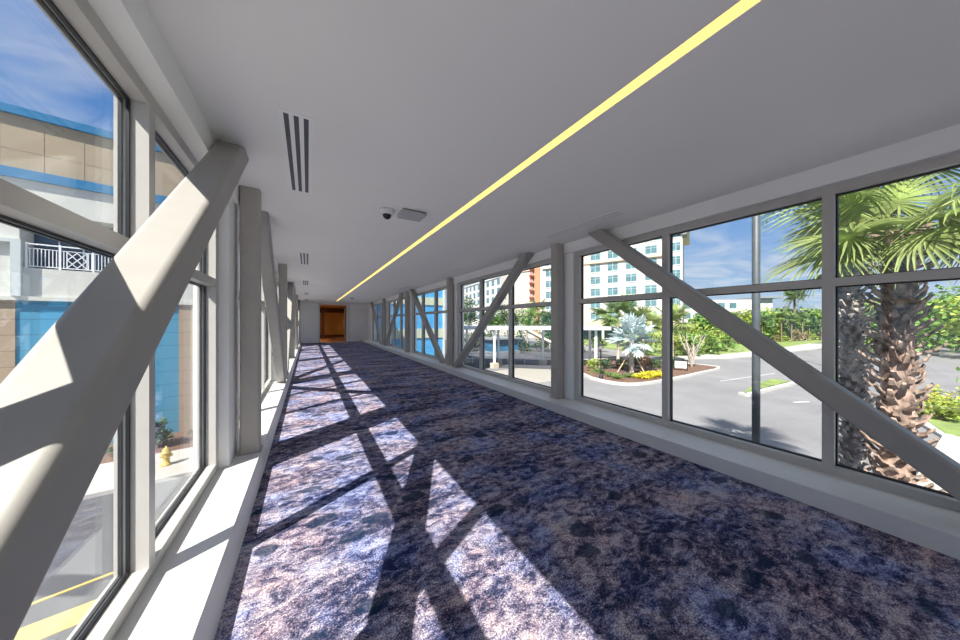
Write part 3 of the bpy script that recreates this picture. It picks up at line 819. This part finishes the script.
for i in range(3):
    a = 2.6 + i*2.1
    MB().tube([(24.7+1.25*cos(a), 15.6+1.25*sin(a), GB), (24.7+.2*cos(a), 15.6+.2*sin(a), GB+1.75)], .05, 6).build('stake', 'wood', sp)
small_palm('green palm with a wide crown just behind the silvery palm', (29.5, 20.2, GB), 5.0, .17, 31, 'frond2', 20, 1.5, 1.3, n=24, wid=.06)
small_palm('green palm leaning over the planting bed right of the silvery palm', (31.5, 18.6, GB), 4.2, .16, 33, 'frond', 18, 1.4, 1.2, n=24, wid=.06)
small_palm('slim palm before the hotel, behind the mullion right of the silver palm', (35.5, 17.6, G), 4.6, .14, 35, 'frond', 16, 1.3, 1.0, n=22, wid=.06)
# shrubs in the bed
i = 0
for x, y, rx, rz in ((22.7, 13.5, .65, .28), (23.6, 13.35, .7, .30), (24.5, 13.45, .65, .28)):
    shrub('yellow_shrub', ['bright yellow low shrub at the left end of the yellow row by the kerb', 'middle one of the three bright yellow shrubs along the kerb', 'bright yellow shrub at the right end of the row, by the window mullion'][i], 'shrub', (x, y, GB), (rx, .7, rz), 'yellowleaf', .09, 420, 50+i, 'yellow shrubs along the bed kerb'); i += 1
i = 0
dk = [(26.0, 17.3), (27.2, 16.6), (28.4, 16.0), (29.6, 15.6), (30.8, 15.3), (23.6, 18.6), (24.8, 18.2)]
for x, y in dk:
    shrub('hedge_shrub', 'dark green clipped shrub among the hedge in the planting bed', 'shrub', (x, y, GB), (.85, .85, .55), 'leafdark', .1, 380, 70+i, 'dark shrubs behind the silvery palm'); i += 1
i = 0
for x, y in ((21.3, 15.3), (22.3, 14.3), (21.9, 16.6), (20.9, 14.4)):
    shrub('ground_cover', 'low green ground cover clump in the mulch left of the silvery palm', 'shrub', (x, y, GB), (.6, .6, .22), 'leafy', .07, 200, 90+i, 'ground cover clumps in the mulch'); i += 1
shrub('croton', 'reddish orange leafed shrub right of the silvery palm', 'shrub', (27.5, 16.0, GB), (.55, .55, .8), leafmat('orange shrub leaves', (.62, .25, .09), .5, 3), .1, 220, 99)
# palmy clump near canopy base
shrub('post_shrub', 'yellow green shrub at the foot of the walkway post', 'shrub', (22.3, 17.6, GB), (.9, .9, .7), 'leafyel', .1, 380, 101)
# bare multi-stem tree by the sign
t = thing('bare_tree', 'pale bare branched tree standing beside the white sign', 'tree', (33.1, 14.6, GB))
m = MB(); r = random.Random(4)
for i in range(9):
    a = i*.7; b0 = Vector((33.1, 14.6, GB)); d1 = Vector((cos(a)*.35, sin(a)*.35, 1.3)); 
    p1_ = b0+d1; p2_ = p1_+Vector((cos(a+.4)*.5, sin(a+.4)*.5, 1.1)); p3_ = p2_+Vector((cos(a-.3)*.4, sin(a-.3)*.4, .9))
    m.tube([b0, p1_, p2_, p3_], [.06, .05, .035, .012], 5)
    m.tube([p1_, p1_+Vector((cos(a+1.4)*.5, sin(a+1.4)*.5, 1.0))], [.035, .01], 5); m.tube([p2_, p2_+Vector((cos(a+1.2)*.3, sin(a-1.2)*.3, .8))], [.025, .008], 5)
m.build('branches', 'trunkpale', t)
# sign
t = thing('road_sign', 'small white sign board on dark posts at the edge of the planting bed', 'sign', (29.6, 13.95, GB))
sd = Fac((29.6, 13.95), (.45, -.893))
m = MB(); sd.box(m, -.46, .46, GB+.22, GB+.88, -.03, .03); bo = m.build('board', 'linewhite', t)
m = MB(); sd.box(m, -.53, -.46, GB, GB+1.0, -.05, .05); sd.box(m, .46, .53, GB, GB+1.0, -.05, .05); sd.box(m, -.53, .53, GB+.88, GB+.97, -.05, .05); m.build('sign_frame', 'blackmetal', t)
m = MB()
r = random.Random(2)
tt = -.33
while tt < .28:
    w_ = r.uniform(.04, .08); sd.box(m, tt, tt+w_, GB+.5, GB+.64, .03, .035); tt += w_+.05
m.build('sign_lettering', 'greyplastic', bo)
# pedestrian lamp
t = thing('lamp_post', 'short black pedestrian lamp post at the left edge of the planting bed', 'lamp post', (19.95, 15.15, GB))
MB().lathe((19.95, 15.15, GB), [(0, 0), (.17, 0), (.17, .12), (.09, .3), (.05, .4), (.05, 2.25), (.09, 2.3), (0, 2.3)], 12).build('post', 'blackmetal', t)
MB().lathe((19.95, 15.15, GB), [(0, 2.3), (.12, 2.32), (.16, 2.55), (.15, 2.6), (0, 2.6)], 10).build('lantern', 'greyplastic', t)
MB().lathe((19.95, 15.15, GB), [(.2, 2.6), (.12, 2.72), (.0, 2.8)], 10).build('lantern_cap', 'blackmetal', t)
# steel pole outside the window
t = thing('steel_pole', 'tall dark grey steel pole standing outside the big right window', 'pole', (6.0, 1.76, G))
MB().tube([(6.0, 1.76, G), (6.0, 1.76, 5.6)], .05, 16).build('pole_shaft', 'polegrey', t, True)
MB().lathe((6.0, 1.76, G), [(0, 0), (.16, 0), (.16, .05), (.09, .12), (0, .12)], 14).build('pole_base', 'polegrey', t)
# street lamp far
t = thing('street_lamp', 'distant street lamp with a flat head seen against the sky', 'street lamp', (44.5, 6.8, G))
MB().tube([(44.5, 6.8, G), (44.5, 6.8, 5.3)], .09, 8).build('lamp_pole', 'polegrey', t)
MB().tube([(44.5, 6.8, 5.2), (44.1, 8.2, 5.35)], .05, 6).build('lamp_arm', 'polegrey', t)
MB().box((43.7, 7.9, 5.28), (44.3, 8.9, 5.42)).build('lamp_head', 'polegrey', t)

# trees by the walkway and in front of the hotel wing
LT = [(24.4, 45.5, 9.4, 'leafy tree before the distant hotel wing, leftmost above the walkway', 'leafdark'), (27.9, 43.6, 8.0, 'leafy tree second from left above the walkway roof', 'leafy'),
      (30.4, 42.2, 8.4, 'leafy tree above the walkway roof just behind the steel brace', 'leafdark'), (33.2, 40.2, 8.2, 'leafy tree before the cream wall of the hotel', 'leafy'),
      (36.0, 37.6, 7.4, 'smaller leafy tree before the cream wall, beside the mullion', 'leafdark')]
for i, (x, y, h_, lab, lf_) in enumerate(LT):
    tree('leafy_tree', lab, 'tree', (x, y, G), h_, (2.6, 2.6, 2.9), lf_, .2, 1500, 120+i, 'leafy trees behind the walkway', clumps=16)
for i in range(9):
    x = 20.5 + 2.2*i; y = 42.5 - 1.6*i + rnd.uniform(-.6, .6)
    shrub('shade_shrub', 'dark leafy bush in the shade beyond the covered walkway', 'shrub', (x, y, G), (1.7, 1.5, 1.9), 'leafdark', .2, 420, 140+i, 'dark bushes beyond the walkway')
small_palm('palm above the walkway roof below the red ornament', (41.5, 46.6, G), 7.0, .2, 41, 'frond', 16, 1.6, 1.2, n=20, wid=.08)
# yellow-green shrubs beyond the far kerb, and the treeline
nt_ = 0
r = random.Random(11)
sh = [(41.5, 20.5, 4.3, 'leafyel'), (43.5, 19.8, 3.6, 'leafy'), (46, 20.3, 4.4, 'leafyel'), (48.5, 19.5, 3.4, 'leafy'), (51.5, 20.2, 3.8, 'leafyel'), (54.5, 19.6, 3.0, 'leafy'), (45, 23.5, 5.6, 'leafyel'), (50, 24, 5.4, 'leafy'), (56, 24, 5.0, 'leafyel'), (40.3, 23.5, 5.2, 'leafy')]
for x, y, h_, lf_ in sh:
    shrub('tall_shrub', 'tall green shrub in the thicket across the road, left of the grey pole', 'shrub', (x, y, G+.16), (1.9, 1.9, h_*.52), lf_, .24, 520, 200+nt_, 'tall shrubs in the thicket across the road'); nt_ += 1
TL = 'bushy tree in the line of trees behind the far lawn'
def thick(loc, h_, lf_, sd):
    return tree('thicket_tree', TL, 'tree', loc, h_, (3.0, 3.0, h_*.50), lf_, .34, 1300, sd, 'trees behind the far lawn', trunk=.2, clumps=22)
protos = [thick((66, 27.5, G+.16), 7.0, 'leafy', 300), thick((70.2, 27.0, G+.16), 6.6, 'leafdark', 301), thick((74.0, 26.8, G+.16), 7.2, 'leafyel', 302)]
pp = small_palm('tall palm rising above the trees behind the far lawn', (101, 22.6, G+.16), 10.6, .25, 61, 'frond2', 18, 1.7, .9, n=20, wid=.09, tm='trunkbrown')
for i in range(17):
    u = (i+3)/19
    x = 66 + 60*u; y = 28.3 - 7.0*u + r.uniform(-1.2, 2.2)
    dup(protos[i % 3], (x, y, G+.16), r.uniform(0, 6), (r.uniform(.9, 1.1), r.uniform(.9, 1.1), 1.0 + .35*u*r.uniform(.7, 1.3)))
for i in range(13):
    x = 66 + 54*i/12 + r.uniform(-1.5, 1.5); y = 25.6 - 7.6*i/12 + r.uniform(-.6, .6)
    dup(pp, (x, y, G+.16), r.uniform(0, 6), r.uniform(.36, .55), 'shorter palm with a pale trunk in front of the trees behind the lawn', 'shorter palms before the treeline')
for i in range(15):
    x = 64 + 58*i/14 + r.uniform(-1.0, 1.0); y = 27.0 - 8.2*i/14 + r.uniform(-.4, .4)
    if i < 3: ps = [shrub('dry_scrub', 'tan and green palmetto scrub at the foot of the treeline', 'shrub', (x, y, G+.16), (1.9, 1.5, 1.5), ['dryleaf', 'leafyel', 'dryleaf'][i], .2, 420, 350+i, 'palmetto scrub before the treeline')] if i == 0 else ps + [shrub('dry_scrub', 'tan and green palmetto scrub at the foot of the treeline', 'shrub', (x, y, G+.16), (1.9, 1.5, 1.5), ['dryleaf', 'leafyel', 'dryleaf'][i], .2, 420, 350+i, 'palmetto scrub before the treeline')]
    else: dup(ps[i % 3], (x, y, G+.16), r.uniform(0, 6), r.uniform(.8, 1.15))
# right of the big palm
for i, (x, y, h_, lf_) in enumerate(((62, 5.5, 7.5, 'leafy'), (70, 8.5, 8.5, 'leafyel'), (74, 4.0, 9.5, 'leafy'), (68, -.5, 9.0, 'leafyel'), (80, 1.0, 10.5, 'leafy'), (76, -4.5, 10.5, 'leafyel'), (88, 6.5, 10.0, 'leafy'), (66, -6, 9.5, 'leafy'), (86, 12, 9.5, 'leafdark'), (94, 1, 11, 'leafdark'))):
    shrub('roadside_tree', 'tall rounded green tree beyond the path, right of the big palm trunk', 'tree', (x, y, G+.14), (3.6, 3.6, h_*.54), lf_, .36, 900, 400+i, 'rounded trees behind the big palm', 14)
shrub('verge_bush', 'green bush on the verge at the right edge of the picture', 'shrub', (33.5, -.8, G+.14), (1.8, 1.8, 1.3), 'leafy', .18, 600, 420)
for i in range(7):
    x = 24.8 + .75*i + r.uniform(-.2, .2); y = .9 - .15*i + r.uniform(-.3, .3) + (.9 if i % 2 else 0)
    t = shrub('flowering_plant', 'low flowering plant with yellow blooms on the verge behind the big palm', 'flower', (x, y, G+.14), (.7, .7, .5), 'leafyel', .1, 330, 450+i, 'yellow flowering plants on the verge')
    m = MB(); foliage(m, 26, (.7, .7, .5), .06, 470+i, (x, y, G+.14+.75), 6); m.build('flowers', 'petal', t)
# left: shrub and hydrant
shrub('foundation_shrub', 'dark green spiky shrub at the foot of the blue wall, left windows', 'shrub', (-4.65, 15.0, G+.10), (.52, .5, .62), 'leafdark', .09, 420, 500)
for i, (x, y) in enumerate(((-3.6, 15.6), (-5.6, 14.9), (-3.1, 15.4), (-6.5, 14.8))):
    shrub('low_hedge', 'low grey green plant along the base of the blue building', 'shrub', (x, y, G+.10), (.4, .35, .25), 'leafdark', .06, 180, 510+i, 'low plants along the blue wall')
hx, hy, hz = -3.83, 12.89, G+.12
t = thing('fire_hydrant', 'small yellow fire hydrant on the pavement outside the left window', 'fire hydrant', (hx, hy, hz))
MB().lathe((hx, hy, hz), [(0, 0), (.13, 0), (.13, .04), (.085, .05), (.085, .36), (.115, .37), (.115, .40), (.10, .41), (.09, .48), (.05, .54), (.02, .56), (.02, .60), (0, .60)], 14).build('hydrant_body', 'yellow', t, True)
for dx, dy in ((.14, 0), (-.14, 0), (0, -.14)):
    MB().tube([(hx, hy, hz+.3), (hx+dx, hy+dy, hz+.3)], .05, 10).build('outlet', 'yellow', t)

# ------------------------------------------------------------------ camera
f_px, yaw = 293.3, atan(172/293.3)
cam = bpy.data.cameras.new('camera'); co = bpy.data.objects.new('camera', cam); COL.objects.link(co)
cam.sensor_width = 36; cam.lens = f_px/960*36; cam.shift_y = 2/960; cam.clip_start = .02; cam.clip_end = 1000
co.location = (0, 0, 1.35); co.rotation_euler = (pi/2, 0, -yaw)
S.camera = co

# ------------------------------------------------------------------ sun, sky
SUN_DIR = Vector((.77, .464, -1.0))
sl = bpy.data.lights.new('sun', 'SUN'); sl.energy = 6.2; sl.angle = radians(.53); sl.color = (1, .95, .87)
so = bpy.data.objects.new('sun', sl); COL.objects.link(so); so.rotation_euler = SUN_DIR.to_track_quat('-Z', 'Y').to_euler(); so.location = (-20, -12, 30)

w = bpy.data.worlds.new('sky'); S.world = w; w.use_nodes = True; nt = w.node_tree; nt.nodes.clear()
out = nt.nodes.new('ShaderNodeOutputWorld'); bg = nt.nodes.new('ShaderNodeBackground')
tc = nt.nodes.new('ShaderNodeTexCoord'); sp_ = nt.nodes.new('ShaderNodeSeparateXYZ'); nt.links.new(tc.outputs['Generated'], sp_.inputs[0])
rp_ = nt.nodes.new('ShaderNodeValToRGB'); cr = rp_.color_ramp
cr.elements[0].position = 0; cr.elements[0].color = (.50, .66, .85, 1)
cr.elements[1].position = 1; cr.elements[1].color = (.16, .36, .80, 1)
for p_, c_ in ((.06, (.48, .66, .89)), (.20, (.27, .48, .85)), (.45, (.075, .27, .72))):
    e = cr.elements.new(p_); e.color = (*c_, 1)
nt.links.new(sp_.outputs['Z'], rp_.inputs['Fac'])
# wispy clouds: noise on the sky dome, projected onto a flat layer
dz = nt.nodes.new('ShaderNodeMath'); dz.operation = 'MAXIMUM'; dz.inputs[1].default_value = .04; nt.links.new(sp_.outputs['Z'], dz.inputs[0])
vd = nt.nodes.new('ShaderNodeVectorMath'); vd.operation = 'DIVIDE'; cb = nt.nodes.new('ShaderNodeCombineXYZ')
for k_ in 'XYZ': nt.links.new(dz.outputs[0], cb.inputs[k_])
nt.links.new(tc.outputs['Generated'], vd.inputs[0]); nt.links.new(cb.outputs[0], vd.inputs[1])
mp = nt.nodes.new('ShaderNodeMapping'); mp.inputs['Scale'].default_value = (.55, 1.1, 1); mp.inputs['Rotation'].default_value = (0, 0, .5); nt.links.new(vd.outputs[0], mp.inputs[0])
cn = nt.nodes.new('ShaderNodeTexNoise'); cn.inputs['Scale'].default_value = .9; cn.inputs['Detail'].default_value = 7; cn.inputs['Roughness'].default_value = .6; cn.inputs['Distortion'].default_value = .8
nt.links.new(mp.outputs[0], cn.inputs['Vector'])
cmr = nt.nodes.new('ShaderNodeMapRange'); cmr.inputs['From Min'].default_value = .44; cmr.inputs['From Max'].default_value = .72; nt.links.new(cn.outputs['Fac'], cmr.inputs['Value'])
mxs = nt.nodes.new('ShaderNodeMix'); mxs.data_type = 'RGBA'; mxs.inputs['B'].default_value = (.92, .94, .98, 1)
mul = nt.nodes.new('ShaderNodeMath'); mul.operation = 'MULTIPLY'; mul.inputs[1].default_value = .62; nt.links.new(cmr.outputs[0], mul.inputs[0])
hi = nt.nodes.new('ShaderNodeMapRange'); hi.inputs['From Min'].default_value = .52; hi.inputs['From Max'].default_value = .78; hi.inputs['To Max'].default_value = .8; nt.links.new(sp_.outputs['Z'], hi.inputs['Value'])  # white overhead cloud added above the view to strengthen the skylight
mx_ = nt.nodes.new('ShaderNodeMath'); mx_.operation = 'MAXIMUM'; nt.links.new(mul.outputs[0], mx_.inputs[0]); nt.links.new(hi.outputs[0], mx_.inputs[1]); mul = mx_
nt.links.new(mul.outputs[0], mxs.inputs['Factor']); nt.links.new(rp_.outputs['Color'], mxs.inputs['A'])
nt.links.new(mxs.outputs['Result'], bg.inputs['Color']); bg.inputs['Strength'].default_value = .54
nt.links.new(bg.outputs[0], out.inputs[0])

S.view_settings.view_transform = 'Standard'; S.view_settings.look = 'None'; S.view_settings.gamma = 1; S.view_settings.use_curve_mapping = False
S.view_settings.exposure = 0.80
S.cycles.max_bounces = 12; S.cycles.diffuse_bounces = 6; S.cycles.transparent_max_bounces = 24
